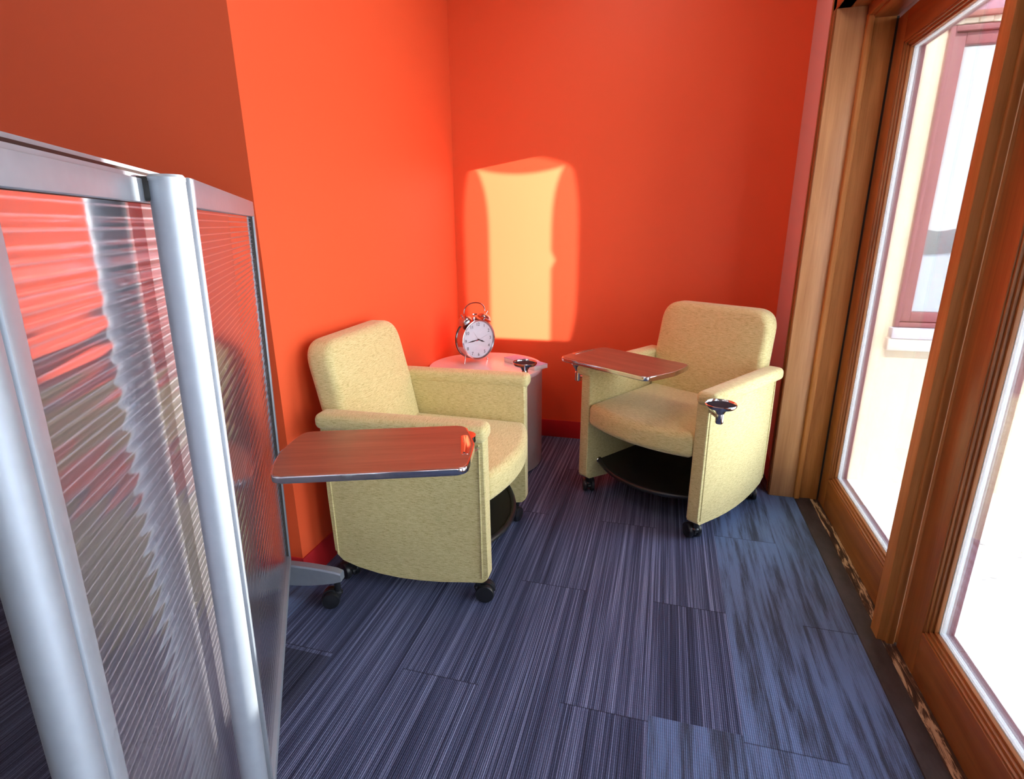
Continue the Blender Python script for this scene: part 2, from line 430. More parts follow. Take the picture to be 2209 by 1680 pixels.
# leaves and mullions
def leaf(k, y0, y1, label):
    """one glazed leaf; y0 > y1; its inside face at DX"""
    d = sroot('door_%d' % k, label, (DX, y0, 0))
    w = y0 - y1
    st, rt, rb = .118, .103, .152; zt, zb = 1.985, .004
    T = .045
    for lo, hi in (((0, -st, zb), (T, 0, zt)), ((0, -w, zb), (T, -w + st, zt))):
        bm = B(); add_box(bm, lo, hi, .002); struct('door_stile', bm, 'wood_v', parent=d)
    for lo, hi in (((0, -w + st, zb), (T, -st, rb)), ((0, -w + st, zt - rt), (T, -st, zt))):
        bm = B(); add_box(bm, lo, hi, .002); struct('door_rail', bm, 'wood_h', parent=d)
    # stepped glazing beads on the room side
    bm = B()
    for i, (dx, dw) in enumerate(((.004, .006), (.012, .013), (.020, .020))):
        a, b, c, e = -st, -w + st, rb, zt - rt
        add_box(bm, (dx, a - dw, c), (.03, a, e), .001); add_box(bm, (dx, b, c), (.03, b + dw, e), .001)
    struct('glazing_bead', bm, 'wood_v', parent=d)
    bm = B()
    for i, (dx, dw) in enumerate(((.004, .006), (.012, .013), (.020, .020))):
        a, b, c, e = -st, -w + st, rb, zt - rt
        add_box(bm, (dx, b, c), (.03, a, c + dw), .001); add_box(bm, (dx, b, e - dw), (.03, a, e), .001)
    struct('glazing_bead', bm, 'wood_h', parent=d)
    a, b, c, e = -st, -w + st, rb, zt - rt; s = .022
    bm = B()
    for x0, x1, q in ((.031, .046, s),):
        add_box(bm, (x0, a - q, c), (x1, a, e)); add_box(bm, (x0, b, c), (x1, b + q, e))
        add_box(bm, (x0, b, c), (x1, a, c + q)); add_box(bm, (x0, b, e - q), (x1, a, e))
    struct('glazing_spacer', bm, 'spacer', parent=d)
    bm = B(); q = .02
    for x0, x1 in ((.048, .068),):
        add_box(bm, (x0, a - q, c), (x1, 0, e), .002); add_box(bm, (x0, -w, c), (x1, b + q, e), .002)
        add_box(bm, (x0, -w, zb), (x1, 0, c + q), .002); add_box(bm, (x0, -w, e - q), (x1, 0, zt), .002)
    struct('exterior_cladding', bm, 'redframe', parent=d)
    struct('door_pane', boxes([((.028, b, c), (.031, a, e))]), 'glass', parent=d)
def mullion(k, y0):
    bm = B()
    add_box(bm, (1.925, y0 - .055, 0), (2.04, y0, 2.0), .002)
    add_box(bm, (1.949, y0 - .066, 0), (1.972, y0 + .012, 2.0), .005, 3)
    struct('trim_%d' % k, bm, 'wood_lit', 'wooden post between two glazed doors')
leaf(1, -.478, -1.404, 'tall wooden glazed door leaf nearest the corner')
mullion(5, -1.408)
leaf(2, -1.478, -2.404, 'tall wooden glazed door leaf at the right edge of the photo')
mullion(6, -2.408)
leaf(3, -2.478, -3.404, 'glazed leaf beside the camera')
mullion(7, -3.408)
leaf(4, -3.478, -4.404, 'glazed leaf behind the camera')
mullion(8, -4.408)
leaf(5, -4.478, -5.404, 'second glazed leaf behind the camera')
struct('wall_door_end', boxes([((W, -6.4, 0), (2.04, -5.41, 2.095))]), 'pink', 'pink wall end')
# dark gaskets beside the leaves
bm = B()
for y in (-.4775,): add_box(bm, (1.966, J - .002, .0), (1.976, y + .03, 1.992))
struct('trim_9', bm, 'gasket', 'dark gap along the hinge side')
# threshold
bm = B(); add_prism(bm, [(1.872, 0), (1.874, .004), (1.938, .007), (1.938, -.05), (1.872, -.05)], -6.3, J, 'y')
for v in bm.verts: v.co.x += .034 * (1 if v.co.y < -1 else 0) * (v.co.x < 1.9)
struct('trim_10', bm, 'reducer', 'dark rubber carpet reducer strip along the doors')
struct('trim_11', boxes([((1.938, -6.3, -.05), (2.06, -.44, .004))]), 'worn', 'worn wooden threshold with scuffed patches')

# ------------------------------------------------------------------ outdoors
def snow_ground():
    bm = B(); nx, ny = 60, 70
    V = {}
    for i in range(nx + 1):
        for j in range(ny + 1):
            x = 2.0 + 22 * (i / nx) ** 2.2; y = .1 - 26 * (j / ny) ** 1.6
            z = -.17 + .012 * math.sin(x * 9 + y * 4) * math.cos(y * 11 - x * 3) + .01 * math.sin(x * 23) * math.sin(y * 19)
            V[i, j] = bm.verts.new((x, y, z))
    for i in range(nx):
        for j in range(ny): bm.faces.new((V[i, j], V[i + 1, j], V[i + 1, j + 1], V[i, j + 1]))
    return bm
o = struct('ground', snow_ground(), 'snow', 'trodden snow outside the glazed doors')
o['category'] = 'ground'
struct('wall_exterior', boxes([((2.04, -.1, -.4), (2.30, .2, 2.075)), ((2.30, -.1, -.4), (3.26, .2, .70)), ((3.26, -.1, -.4), (6.5, .2, 2.075))]), 'stucco',
       'cream stucco outside wall seen through the doors')
bm = B()
n = 60; pts = []
for i in range(n + 1):
    x = 2.16 + 4.3 * i / n; pts.append((x, -.052 + .008 * math.sin(x * 14) + .006 * math.sin(x * 37)))
v0 = []
for x, z in pts:
    v0.append([bm.verts.new((x, -.135 - .01 * math.sin(x * 9), -.19)), bm.verts.new((x, -.122, z - .01)), bm.verts.new((x, -.102, z)), bm.verts.new((x, -.102, -.19))])
for a, b in zip(v0, v0[1:]):
    for k in range(3): bm.faces.new((a[k], b[k], b[k + 1], a[k + 1]))
tag(obj('snow_ridge', bm, 'snow'), 'low ridge of snow clinging along the foot of the cream wall', 'snow')['kind'] = 'stuff'
bm = B(); add_box(bm, (2.16, -.13, 2.083), (6.5, .2, 2.75)); struct('trim_12', bm, 'soffit', 'lilac pink board above the outside window')
bm = B(); add_box(bm, (2.29, -.145, 2.066), (6.5, .1, 2.086), .003); struct('trim_13', bm, 'browntrim', 'brown drip edge under the lilac board')
bm = B()
for i in range(24):
    x = 2.28 + i * .05; add_box(bm, (x, -.125 + .004 * math.sin(i * 1.7), 2.044 + .003 * math.sin(i)), (x + .051, -.05, 2.07), .006)
struct('trim_14', bm, 'stucco', 'cream lintel band above the outside window')
win = sroot('window_1', 'mauve framed outside window reflecting the sky', (2.285, -.1, .775))
ww, wh = .96, 1.268
def ring(x0, z0, x1, z1, w, ya, yb, bev=.003):
    bm = B()
    add_box(bm, (x0, ya, z0), (x0 + w, yb, z1), bev); add_box(bm, (x1 - w, ya, z0), (x1, yb, z1), bev)
    add_box(bm, (x0 + w, ya, z0), (x1 - w, yb, z0 + w), bev); add_box(bm, (x0 + w, ya, z1 - w), (x1 - w, yb, z1), bev); return bm
struct('window_frame', ring(0, 0, ww, wh, .022, -.02, .05), 'redframe', parent=win)
struct('window_sash', ring(.024, .024, ww - .024, wh - .024, .046, -.004, .04, .004), 'redframe', parent=win)
struct('window_pane', boxes([((.06, .020, .06), (ww - .06, .03, wh - .06))]), 'extglass', parent=win)
bm = B(); add_box(bm, (-.012, -.05, -.052), (ww + .02, .1, -.002), .004)
struct('window_flashing', bm, 'flash', parent=win)
bm = B(); add_box(bm, (-.022, -.045, -.112), (ww + .03, .1, -.052), .006)
struct('window_sill', bm, 'sill', parent=win)
# debris on the snow
def twig(x, y, a, L, k):
    bm = B(); p = []
    for i in range(5): p.append((L * i / 4, .01 * math.sin(i * 2 + k), .004 + .004 * math.sin(i + k)))
    add_tube(bm, p, [.003, .0028, .0024, .002, .001], 6)
    add_tube(bm, [p[2], (p[2][0] + L * .2, p[2][1] + L * .25, .006)], [.002, .001], 5)
    o = obj('twig', bm, 'grove'); o.location = (x, y, -.158); o.rotation_euler = (0, 0, a)
    tag(o, 'small dry twig lying on the snow outside', 'twig', 'twigs scattered on the snow')
for i, (x, y, a, L) in enumerate([(2.42, -.36, .4, .09), (2.62, -.42, -.5, .1), (2.78, -.55, .9, .12), (2.95, -.5, -.3, .1), (2.55, -.75, .2, .08), (2.72, -.98, 1.2, .1), (2.4, -.62, -.9, .07)]):
    twig(x, y, a, L, i)
# far hedge line reflected in the outside window
bm = B(); add_box(bm, (-8, -25.2, -.2), (24, -24.8, 1.3)); 
for v in bm.verts: v.co.z += .2 * math.sin(v.co.x)
tag(obj('garden_wall', bm, 'grove'), 'grey wall far off across the snow', 'wall')

# ------------------------------------------------------------------ armchairs
def caster(name, parent, x, y, yaw, r=.033):
    """twin wheel caster hanging from z=.1; trails in direction yaw"""
    T = Matrix.Translation((x, y, 0)) @ Matrix.Rotation(yaw, 4, 'Z')
    bm = B()
    add_lathe(bm, [(0, .112), (.011, .112), (.011, .055), (.016, .05), (.016, .044), (0, .044)], 14)
    add_box(bm, (-.006, -.006, .02), (.034, .006, .056), .004, 2)
    # hood
    hood = []
    for i in range(9):
        a = math.pi * (i / 8) * .95 + .1
        hood.append((.024 + (r + .003) * math.cos(a), r + (r + .003) * math.sin(a)))
    add_prism(bm, [(p[0], p[1]) for p in hood] + [(.024, r)], -.007, .007, 'y', .001)
    for v in bm.verts: v.co = T @ v.co
    c = obj(name, bm, 'black', parent)
    for s in (-1, 1):
        bm = B(); Q = T @ Matrix.Translation((.024, s * .018, r)) @ Matrix.Rotation(R(90), 4, 'X')
        add_lathe(bm, [(0, -.0095), (r * .55, -.0105), (r * .62, -.0095), (r * .93, -.0095), (r, -.005), (r, .005), (r * .93, .0095), (r * .62, .0095), (r * .55, .0105), (0, .0095)], 30, Q)
        obj('wheel', bm, 'black', c)
    return c

def rounded_poly(pts, rad, seg=6):
    """round the corners of a closed 2-D outline"""
    out = []; n = len(pts)
    for i in range(n):
        p0, p, p1 = Vector(pts[i - 1]), Vector(pts[i]), Vector(pts[(i + 1) % n])
        r = rad[i] if isinstance(rad, (list, tuple)) else rad
        if r <= 0: out.append(tuple(p)); continue
        d0 = (p0 - p).normalized(); d1 = (p1 - p).normalized()
        ang = d0.angle(d1); t = min(r / math.tan(ang / 2), (p0 - p).length * .49, (p1 - p).length * .49)
        a, b = p + d0 * t, p + d1 * t
        for k in range(seg + 1):
            s = k / seg
            out.append(tuple(a * (1 - s) ** 2 + p * 2 * s * (1 - s) + b * s * s))
    return out

def armchair(name, label, loc, deg, tab, cup, knob, yaws, ptop):
    t = empty(name, label, 'chair', loc, R(deg))
    HW, TH = .318, .050
    side = [(-.288, .640), (-.290, .105), (-.272, .088), (-.2, .078), (-.12, .066), (-.04, .059), (.04, .057), (.12, .062), (.2, .076), (.262, .096), (.290, .125), (.296, .36), (.298, .640)]
    outl = rounded_poly(side, [0, .012, .02, .01, .01, .01, .01, .01, .01, .02, .02, 0, 0], 4)
    for s in (-1, 1):
        bm = B(); x0, x1 = sorted((s * HW, s * (HW - TH)))
        add_prism(bm, outl, x0, x1, 'x', .007, 3)
        a = obj('arm_panel', bm, 'fabric', t)
        # piping along the outer front and rear edge
        for ya, yb, zb_ in ((-.270, -.270, .105), (.280, .278, .12)):
            bm = B(); add_tube(bm, [(s * (HW + .001), ya, .60), (s * (HW + .001), yb, zb_)], .0028, 6)
            obj('piping', bm, 'fabric', a)
        # arm pad: overhangs outwards, slightly domed
        bm = B(); x0, x1 = sorted((s * (HW - TH - .004), s * .349))
        plan = rounded_poly([(x0, -.300), (x1, -.300), (x1, .300), (x0, .300)], .026, 5)
        add_slab(bm, plan, ptop - .056, ptop, .022, 'z', 0, .003)
        for v in bm.verts:
            if v.co.z < .62 and s * v.co.x > HW: v.co.z += .0
        obj('arm_pad', bm, 'fabric', t)
    # seat cushion with a bowed front
    hw = HW - TH - .002
    front = [(hw * (-1 + i / 8), -.290 - .052 * (1 - (-1 + i / 8) ** 2)) for i in range(17)]
    outp = rounded_poly([(-hw, .225)] + front + [(hw, .225)], [.03, .028] + [0] * 15 + [.028, .03], 6)
    bm = B(); add_slab(bm, outp, .362, .474, .034, 'z', 0, .014, 7)
    for v in bm.verts:
        u = (.2 - v.co.y) / .5
        v.co.z += .010 * (1 - u) if v.co.z > .42 else .016 * (1 - (v.co.x / hw) ** 2) * 0 
    obj('seat_cushion', bm, 'fabric', t, 60)
    # backrest: tilted slab with big round upper corners
    bm = B(); bw = HW - TH - .004
    out = rounded_poly([(-bw, .30), (bw, .30), (bw + .014, .62), (bw + .008, .893), (-bw - .008, .893), (-bw - .014, .62)], [.03, .03, .1, .095, .095, .1], 10)
    add_slab(bm, out, -.052, .050, .030, 'y', .012, .004, 7)
    for v in bm.verts:
        x, y, z = v.co
        x *= .985 if z < .62 else 1
        v.co = Vector((x, y + .195 + (z - .30) * .215, z))
    obj('backrest', bm, 'fabric', t, 60)
    # under-seat tray
    bm = B(); P = []
    for i in range(13):
        u = -1 + i / 6; P.append((u * .266, -.205 - .085 * (1 - u * u), .168 - .012 * (1 - u * u)))
    add_tube(bm, P, .011, 12)
    tr = obj('tray_bar', bm, 'black', t)
    bm = B()
    top = [bm.verts.new((p[0], p[1], p[2] + .003)) for p in P]; bk = [bm.verts.new((p[0], .23, .155)) for p in P]
    top2 = [bm.verts.new((p[0], p[1], p[2] - .005)) for p in P]; bk2 = [bm.verts.new((p[0], .23, .149)) for p in P]
    for i in range(12):
        bm.faces.new((top[i], top[i + 1], bk[i + 1], bk[i])); bm.faces.new((top2[i], top2[i + 1], bk2[i + 1], bk2[i]))
        bm.faces.new((bk[i], bk[i + 1], bk2[i + 1], bk2[i])); bm.faces.new((top[i], top[i + 1], top2[i + 1], top2[i]))
    bm.faces.new((top[0], bk[0], bk2[0], top2[0])); bm.faces.new((top[-1], bk[-1], bk2[-1], top2[-1]))
    obj('storage_tray', bm, 'blackm', t)
    for s in (-1, 1):
        bm = B(); add_lathe(bm, [(0, -.004), (.014, -.004), (.016, 0), (.014, .004), (0, .004)], 16, Matrix.Translation((s * .264, -.205, .168)) @ Matrix.Rotation(R(90), 4, 'Y'))
        obj('bar_end_cap', bm, 'chrome', tr)
    # rear lower rail hidden between the panels
    bm = B(); add_box(bm, (-.27, .20, .15), (.27, .245, .40), .006); obj('rear_panel', bm, 'fabric', t)
    for (x, y), w in zip(((-.288, -.245), (.288, -.245), (-.288, .245), (.288, .245)), yaws):
        caster('caster', t, x, y, w)
    # tablet
    cx, cy, ang = tab
    TM = Matrix.Translation((cx, cy, .667)) @ Matrix.Rotation(R(ang), 4, 'Z')
    def tab_out(e):
        L, Wd = .240 + e, .155 + e; pts = []
        cor = rounded_poly([(-L, -Wd), (L, -Wd), (L + .012, -Wd * .55), (L + .024, 0), (L + .012, Wd * .55), (L, Wd), (-L, Wd), (-L - .016, Wd * .55), (-L - .026, 0), (-L - .016, -Wd * .55)],
                           [.03, .03, .05, .05, .05, .03, .03, .05, .05, .05], 5)
        return cor
    def place(bm):
        return bm
    tt = obj('tablet', (lambda b: (add_prism(b, tab_out(-.0035), .001, .0150, 'z', .001, 1), b)[1])(B()), 'laminate', t)
    tt.matrix_local = TM
    e = obj('tablet_edge', (lambda b: (add_prism(b, tab_out(.0), -.005, .0138, 'z', .004, 3), b)[1])(B()), 'chrome', tt)
    # pull recess in the pivot end
    bm = B(); add_prism(bm, rounded_poly([(.226, -.070), (.246, -.070), (.254, 0), (.246, .070), (.226, .070)], [.007, .007, .03, .007, .007], 4), .010, .0158, 'z', .0015, 2)
    hd = obj('tablet_handle', bm, 'chrome', tt)
    bm = B(); add_tube(bm, [(.234, -.060, .0155), (.237, 0, .0160), (.234, .060, .0155)], .003, 8); obj('handle_groove', bm, 'chrome', hd)
    # pivots
    def pivot(nm, x, y, ztop, big):
        bm = B()
        add_lathe(bm, [(0, ztop), (big, ztop), (big, ztop - .018), (big * .8, ztop - .028), (.017, ztop - .048), (.017, ztop - .054), (.0145, ztop - .056), (.017, ztop - .058), (.017, ztop - .096), (.014, ztop - .100), (0, ztop - .100)], 28, Matrix.Translation((x, y, 0)))
        s = math.copysign(1, x)
        add_tube(bm, [(x, y, ztop - .074), ((x + s * .30) / 2, (y - .27) / 2, ztop - .074), (s * .30, -.27, ztop - .074)], .008, 8)
        return obj(nm, bm, 'chrome', t)
    pivot('tablet_pivot', knob[0], knob[1], .662, .037)
    cxx, cyy, cz = cup
    bm = B()
    add_lathe(bm, [(0, cz - .014), (.030, cz - .014), (.050, cz - .009), (.0555, cz - .002), (.056, cz + .004), (.054, cz + .006), (.0515, cz + .003), (.050, cz - .004), (0, cz - .006)], 40, Matrix.Translation((cxx, cyy, 0)))
    add_lathe(bm, [(0, cz - .012), (.026, cz - .012), (.014, cz - .034), (.0145, cz - .038), (.0145, cz - .068), (.012, cz - .072), (0, cz - .072)], 24, Matrix.Translation((cxx, cyy, 0)))
    s = 1
    add_tube(bm, [(cxx, cyy, cz - .052), (.31, -.27, cz - .052)], .008, 8)
    cu = obj('cup_holder', bm, 'chrome', t)
    bm = B(); add_lathe(bm, [(0, cz - .0020), (.0500, cz - .0010), (.0500, cz - .0050), (0, cz - .0055)], 36, Matrix.Translation((cxx, cyy, 0)))
    obj('cup_liner', bm, 'rubber', cu)
    return t

armchair('tablet_armchair', 'yellow-green upholstered armchair on the left with its wood tablet swung outward', (.394, -1.303, 0), 91.3,
         (-.592, -.070, -70.8), (.50, -.235, .664), (-.40, -.25), (R(-80), R(165), R(60), R(100)), .668)
armchair('tablet_armchair', 'yellow-green upholstered armchair beside the pink wall strip, tablet over its seat', (1.288, -.636, 0), -32.9,
         (-.155, -.200, 178.5), (.385, -.330, .634), (-.352, -.270), (R(138), R(150), R(100), R(120)), .654)

# ------------------------------------------------------------------ drum table, clock, note pad
t = empty('drum_table', 'round grey drum side table with glossy pale top in the corner', 'table', (.305, -.41, 0))
bm = B(); add_lathe(bm, [(0, .004), (.300, .004), (.302, .008), (.302, .520), (0, .520)], 96); obj('drum_body', bm, 'drum', t)
bm = B(); add_lathe(bm, [(0, .520), (.304, .520), (.305, .522), (.305, .537), (.303, .540), (0, .540)], 96); obj('table_top', bm, 'tabletop', t)

def textmesh(txt, size, mat, parent, T, name):
    cu = bpy.data.curves.new('t', 'FONT'); cu.body = txt; cu.size = size; cu.align_x = 'CENTER'; cu.align_y = 'CENTER'; cu.extrude = .0003
    o = bpy.data.objects.new('t', cu); COL.objects.link(o)
    dg = bpy.context.evaluated_depsgraph_get(); me = bpy.data.meshes.new_from_object(o.evaluated_get(dg))
    bpy.data.objects.remove(o); bpy.data.curves.remove(cu)
    me.transform(T); me.materials.clear(); me.materials.append(M[mat]); me.name = name
    q = bpy.data.objects.new(name, me); COL.objects.link(q); q.parent = parent; return q
CR = .108
ck = empty('alarm_clock', 'polished twin bell alarm clock with white dial standing on the drum table', 'clock', (.222, -.338, .54), R(56))
# local: dial faces -y, centre at height CZ
CZ = .126; D = .066
QY = Matrix.Translation((0, 0, CZ)) @ Matrix.Rotation(R(90), 4, 'X')      # lathe axis -> -y
bm = B(); add_lathe(bm, [(0, -D * .5), (CR * .93, -D * .5), (CR, -D * .46), (CR * 1.01, -D * .40), (CR * .975, -D * .36), (CR * .975, D * .40), (CR * 1.02, D * .46), (CR * 1.02, D * .54), (CR * .985, D * .56), (CR * .93, D * .50), (CR * .93, D * .40), (0, D * .40)], 72, QY)
cc = obj('clock_case', bm, 'clockmetal', ck)
bm = B(); add_lathe(bm, [(CR * .94, -D * .52), (CR * 1.02, -D * .50), (CR * 1.025, -D * .43), (CR * .99, -D * .42), (CR * .94, -D * .52)], 72, QY); obj('rear_rim', bm, 'gasket', cc)
bm = B(); add_lathe(bm, [(0, D * .405), (CR * .928, D * .405), (CR * .928, D * .42), (0, D * .42)], 64, QY)
dial = obj('clock_dial', bm, 'clockwhite', ck)
fy = -D * .43
RX = Matrix.Rotation(R(90), 4, 'X')
for k in range(1, 13):
    a = R(30 * k); x, z = .083 * math.sin(a), .083 * math.cos(a)
    textmesh(str(k), .024, 'clockblack', dial, Matrix.Translation((x, fy, CZ + z)) @ RX, 'hour_numeral')
def hand(name, ang, L, tail, w, mat, yo):
    bm = B(); a = R(ang)
    pts = [(-w * .3, -tail), (-w * .35, L * .1), (-w, L * .55), (0, L), (w, L * .55), (w * .35, L * .1), (w * .3, -tail)]
    add_prism(bm, [(p[0] * math.cos(a) + p[1] * math.sin(a), -p[0] * math.sin(a) + p[1] * math.cos(a) + CZ) for p in pts], fy - yo - .0006, fy - yo, 'y')
    obj(name, bm, mat, dial)
hand('hour_hand', 113, .047, .008, .0042, 'clockblack', .002)
hand('minute_hand', 264, .074, .010, .0034, 'clockblack', .003)
hand('second_hand', 71, .074, .0, .0005, 'clockgrey', .004)
hand('alarm_hand', 325, .052, .0, .0005, 'clockgrey', .0012)
hand('second_hand_tail', 251, .022, 0, .0016, 'clockred', .0045)
bm = B(); add_lathe(bm, [(0, 0), (.004, 0), (.004, .006), (0, .006)], 16, Matrix.Translation((0, fy, CZ)) @ RX); obj('hand_cap', bm, 'clockblack', dial)
bm = B(); add_lathe(bm, [(0, D * .50), (CR * .935, D * .50), (CR * .935, D * .515), (0, D * .515)], 48, QY); obj('clock_glass', bm, 'clockglass', ck)
for s in (-1, 1):
    a = R(32) * s; bx, bz = .134 * math.sin(a), CZ + .134 * math.cos(a)
    T = Matrix.Translation((bx, .0, bz)) @ Matrix.Rotation(a, 4, 'Y')
    bm = B(); P = [(.0005, -.016)]
    P = [(0, -.0)] 
    prof = [(.039 * math.cos(R(q)), -.012 + .030 * math.sin(R(q))) for q in range(0, 90, 9)] + [(0, .018)]
    add_lathe(bm, [(0, -.012), (.039, -.014), (.041, -.012)] + prof[1:], 36, T)
    add_lathe(bm, [(0, .016), (.003, .016), (.003, .028), (.005, .030), (.005, .034), (0, .036)], 12, T)
    add_tube(bm, [T @ Vector((0, 0, -.012)), T @ Vector((0, 0, -.03))], .005, 8)
    obj('bell', bm, 'clockmetal', ck)
    bm = B(); b2 = Vector((.068 * s, 0, CZ - .082)); add_tube(bm, [b2, Vector((.080 * s, -.004, .0022))], [.0035, .003], 8)
    add_lathe(bm, [(0, 0), (.005, 0), (.004, .004), (0, .005)], 10, Matrix.Translation((.080 * s, -.004, 0))); obj('clock_foot', bm, 'chrome', ck)
bm = B()
add_box(bm, (-.012, -.006, CZ + CR * .97), (.012, .006, CZ + CR + .012), .002); add_tube(bm, [(0, 0, CZ + CR), (0, 0, CZ + CR + .028)], .002, 6)
add_box(bm, (-.016, -.005, CZ + CR + .022), (.016, .005, CZ + CR + .032), .003); obj('hammer', bm, 'chrome', ck)
bm = B(); P = []
for i in range(17):
    a = math.pi * i / 16; P.append((.070 * math.cos(a), 0, CZ + .146 + .052 * math.sin(a) ** .8))
add_tube(bm, P, .0034, 8); obj('carry_handle', bm, 'clockmetal', ck)

nt = empty('note_pad', 'small spiral note pad with lilac cover beside the clock', 'notebook', (.508, -.352, .5405), R(-37))
bm = B(); add_box(bm, (-.131, -.045, 0), (.131, .045, .022), .001); obj('note_pages', bm, 'paper', nt)
bm = B(); add_box(bm, (-.132, -.046, .0222), (.132, .046, .0236), .0005); obj('note_cover', bm, 'paperc', nt)
bm = B()
for i in range(12):
    y = -.041 + i * .0075
    add_tube(bm, [(-.130 + .006 * math.cos(q * math.pi / 4), y, .009 + .0095 * math.sin(q * math.pi / 4)) for q in range(8)], .0008, 5, True)
obj('spiral_binding', bm, 'chrome', nt)

# ------------------------------------------------------------------ mobile screen
LEAN = R(1.67)
def frame(th, org):
    t = R(th); ax = Vector((math.sin(t), -math.cos(t), 0)); nr = Vector((math.cos(t), math.sin(t), 0))
    return ax, nr, Vector(org)
sc = empty('mobile_screen', 'silver framed mobile screen of ribbed translucent panels at the left', 'screen', (-.0064, -1.750, 0))
AX0, NR0, OR0 = frame(34.41, (0, 0, 0))
AX1, NR1, _ = frame(30.82, (0, 0, 0))
PS = .905
LR = Vector((NR0.x * math.sin(LEAN), NR0.y * math.sin(LEAN), math.cos(LEAN)))
def fm(ax, nr, o): return Matrix(((ax.x, nr.x, LR.x, o.x), (ax.y, nr.y, LR.y, o.y), (0, 0, LR.z, o.z), (0, 0, 0, 1)))
F0 = fm(AX0, NR0, OR0); F1 = fm(AX1, NR1, AX0 * PS)
ZT, ZB = 1.3377, .1488
def sobj(name, bm, mat, parent, Fm, smooth=35):
    """geometry is laid out in the panel's own frame, then set in place"""
    for v in bm.verts: v.co = Fm @ v.co
    return obj(name, bm, mat, parent, smooth)
def panel(Fm, s0, s1, split=False):
    w = .017 if not split else .022
    f = None
    for k, (lo, hi) in enumerate((((s0, -.014, ZB), (s0 + w, .014, ZT)), ((s1 - w, -.014, ZB), (s1, .014, ZT)), ((s0 + w, -.014, ZB), (s1 - w, .014, ZB + .028)))):
        bm = B(); add_box(bm, lo, hi, .003); sobj('panel_rail' if k == 2 else 'panel_stile', bm, 'silver', sc, Fm)
    if not split:
        bm = B(); add_box(bm, (s0 + w, -.014, ZT - .041), (s1 - w, .014, ZT), .002); sobj('top_rail', bm, 'silver', sc, Fm)
    else:
        bm = B(); add_box(bm, (s0 + .115, .004, ZT - .041), (s1 - w, .0095, ZT - .011), .001); add_box(bm, (s0 + .080, .0095, ZT - .041), (s1 - w, .015, ZT - .0165), .001); sobj('top_rail', bm, 'silver', sc, Fm)
        bm = B(); add_box(bm, (s0 + .012, -.016, ZT - .041), (s1 - w, -.006, ZT), .0015); sobj('rail_cap', bm, 'silver', sc, Fm)
        bm = B(); add_box(bm, (s0 + w, -.0055, ZT - .043), (s1 - w, .0035, ZT - .0065), .001); sobj('rail_slot', bm, 'blackm', sc, Fm)
    for a, b in ((s0 + w, s0 + w + .004), (s1 - w - .004, s1 - w)):
        bm = B(); add_box(bm, (a, -.009, ZB + .028), (b, .009, ZT - .042)); sobj('panel_gasket', bm, 'gasket', sc, Fm)
    bm = B(); add_box(bm, (s0 + w + .004, -.004, ZB + .028), (s1 - w - .004, .004, ZT - .042)); sobj('ribbed_panel', bm, 'poly', sc, Fm)
panel(F0, 0, PS - .012)
panel(F1, .008 + .0127, .480 + .0127, True)
def post(Fm, s, r, z0, off=.0, ZT=ZT):
    bm = B(); add_lathe(bm, [(0, z0), (r, z0), (r, ZT + .002), (0, ZT + .002)], 40, Matrix.Translation((s, off, 0)))
    p = sobj('post', bm, 'silver', sc, Fm)
    bm = B(); add_lathe(bm, [(0, ZT + .002), (r * 1.03, ZT + .002), (r * 1.03, ZT + .006), (r * .9, ZT + .009), (0, ZT + .010)], 40, Matrix.Translation((s, off, 0)))
    sobj('post_cap', bm, 'silver', p, Fm)
# the middle post stands just in front of the joint
PF0 = Matrix(F0); POFF = Vector((.140, .0, 0))
k = .024; PC = F0 @ Vector((.9177, -.0205, 0)); CAMV = Vector((1.207 + .0064, -3.1453 + 1.750, 0))
dv = (CAMV - PC); dv.z = 0
tt_ = (k + .0205) / dv.dot(NR0); PC2 = PC + dv * tt_; PR = .0229 * (1 - tt_)
PF = fm(AX0, NR0, PC2)
post(PF, 0, PR, .125, 0, 1.262 + (ZT - 1.27) * (1 - tt_)); post(F1, .494 + .0127, .0165, .125, -.001)
bm = B(); add_box(bm, (-.02, -.034, .22), (.02, -.006, .26), .003); sobj('post_bracket', bm, 'blackm', sc, PF)
bm = B(); add_box(bm, (-.010, -.030, ZT - .040), (.010, -.006, ZT - .014), .003); sobj('post_bracket', bm, 'blackm', sc, PF)
def foot(org, ang, L):
    """arched cross foot with a caster at both ends; ang is the heading of one end"""
    Q = Matrix.Translation((org.x, org.y, 0)) @ Matrix.Rotation(ang - R(90), 4, 'Z')
    bm = B(); n = 10; rows = []
    for i in range(2 * n + 1):
        u = -1 + i / n; y = u * L
        zt = .150 - .016 * u * u - (.0 if abs(u) < .98 else .004); zb = .070 + .030 * u * u
        hw = .016 + (-.002 if abs(u) > .95 else 0)
        rows.append([(-hw * .8, y, zt), (hw * .8, y, zt), (hw, y, zt - .006), (hw, y, zb), (-hw, y, zb), (-hw, y, zt - .006)])
    VV = [[bm.verts.new(Q @ Vector(p)) for p in r] for r in rows]
    for a, b in zip(VV, VV[1:]):
        for k in range(6): bm.faces.new((a[k], a[(k + 1) % 6], b[(k + 1) % 6], b[k]))
    bm.faces.new(VV[0]); bm.faces.new(VV[-1])
    f = obj('foot', bm, 'silver', sc, 25)
    for e in (-1, 1):
        c = Q @ Vector((0, e * (L - .022), 0))
        caster('foot_caster', sc, c.x, c.y, ang + R(200 if e > 0 else 90), .03)
foot(AX0 * .012, R(7), .205)
foot(F1 @ Vector((.5067, 0, 0)), R(31), .24)
foot(PC2, R(34), .24)

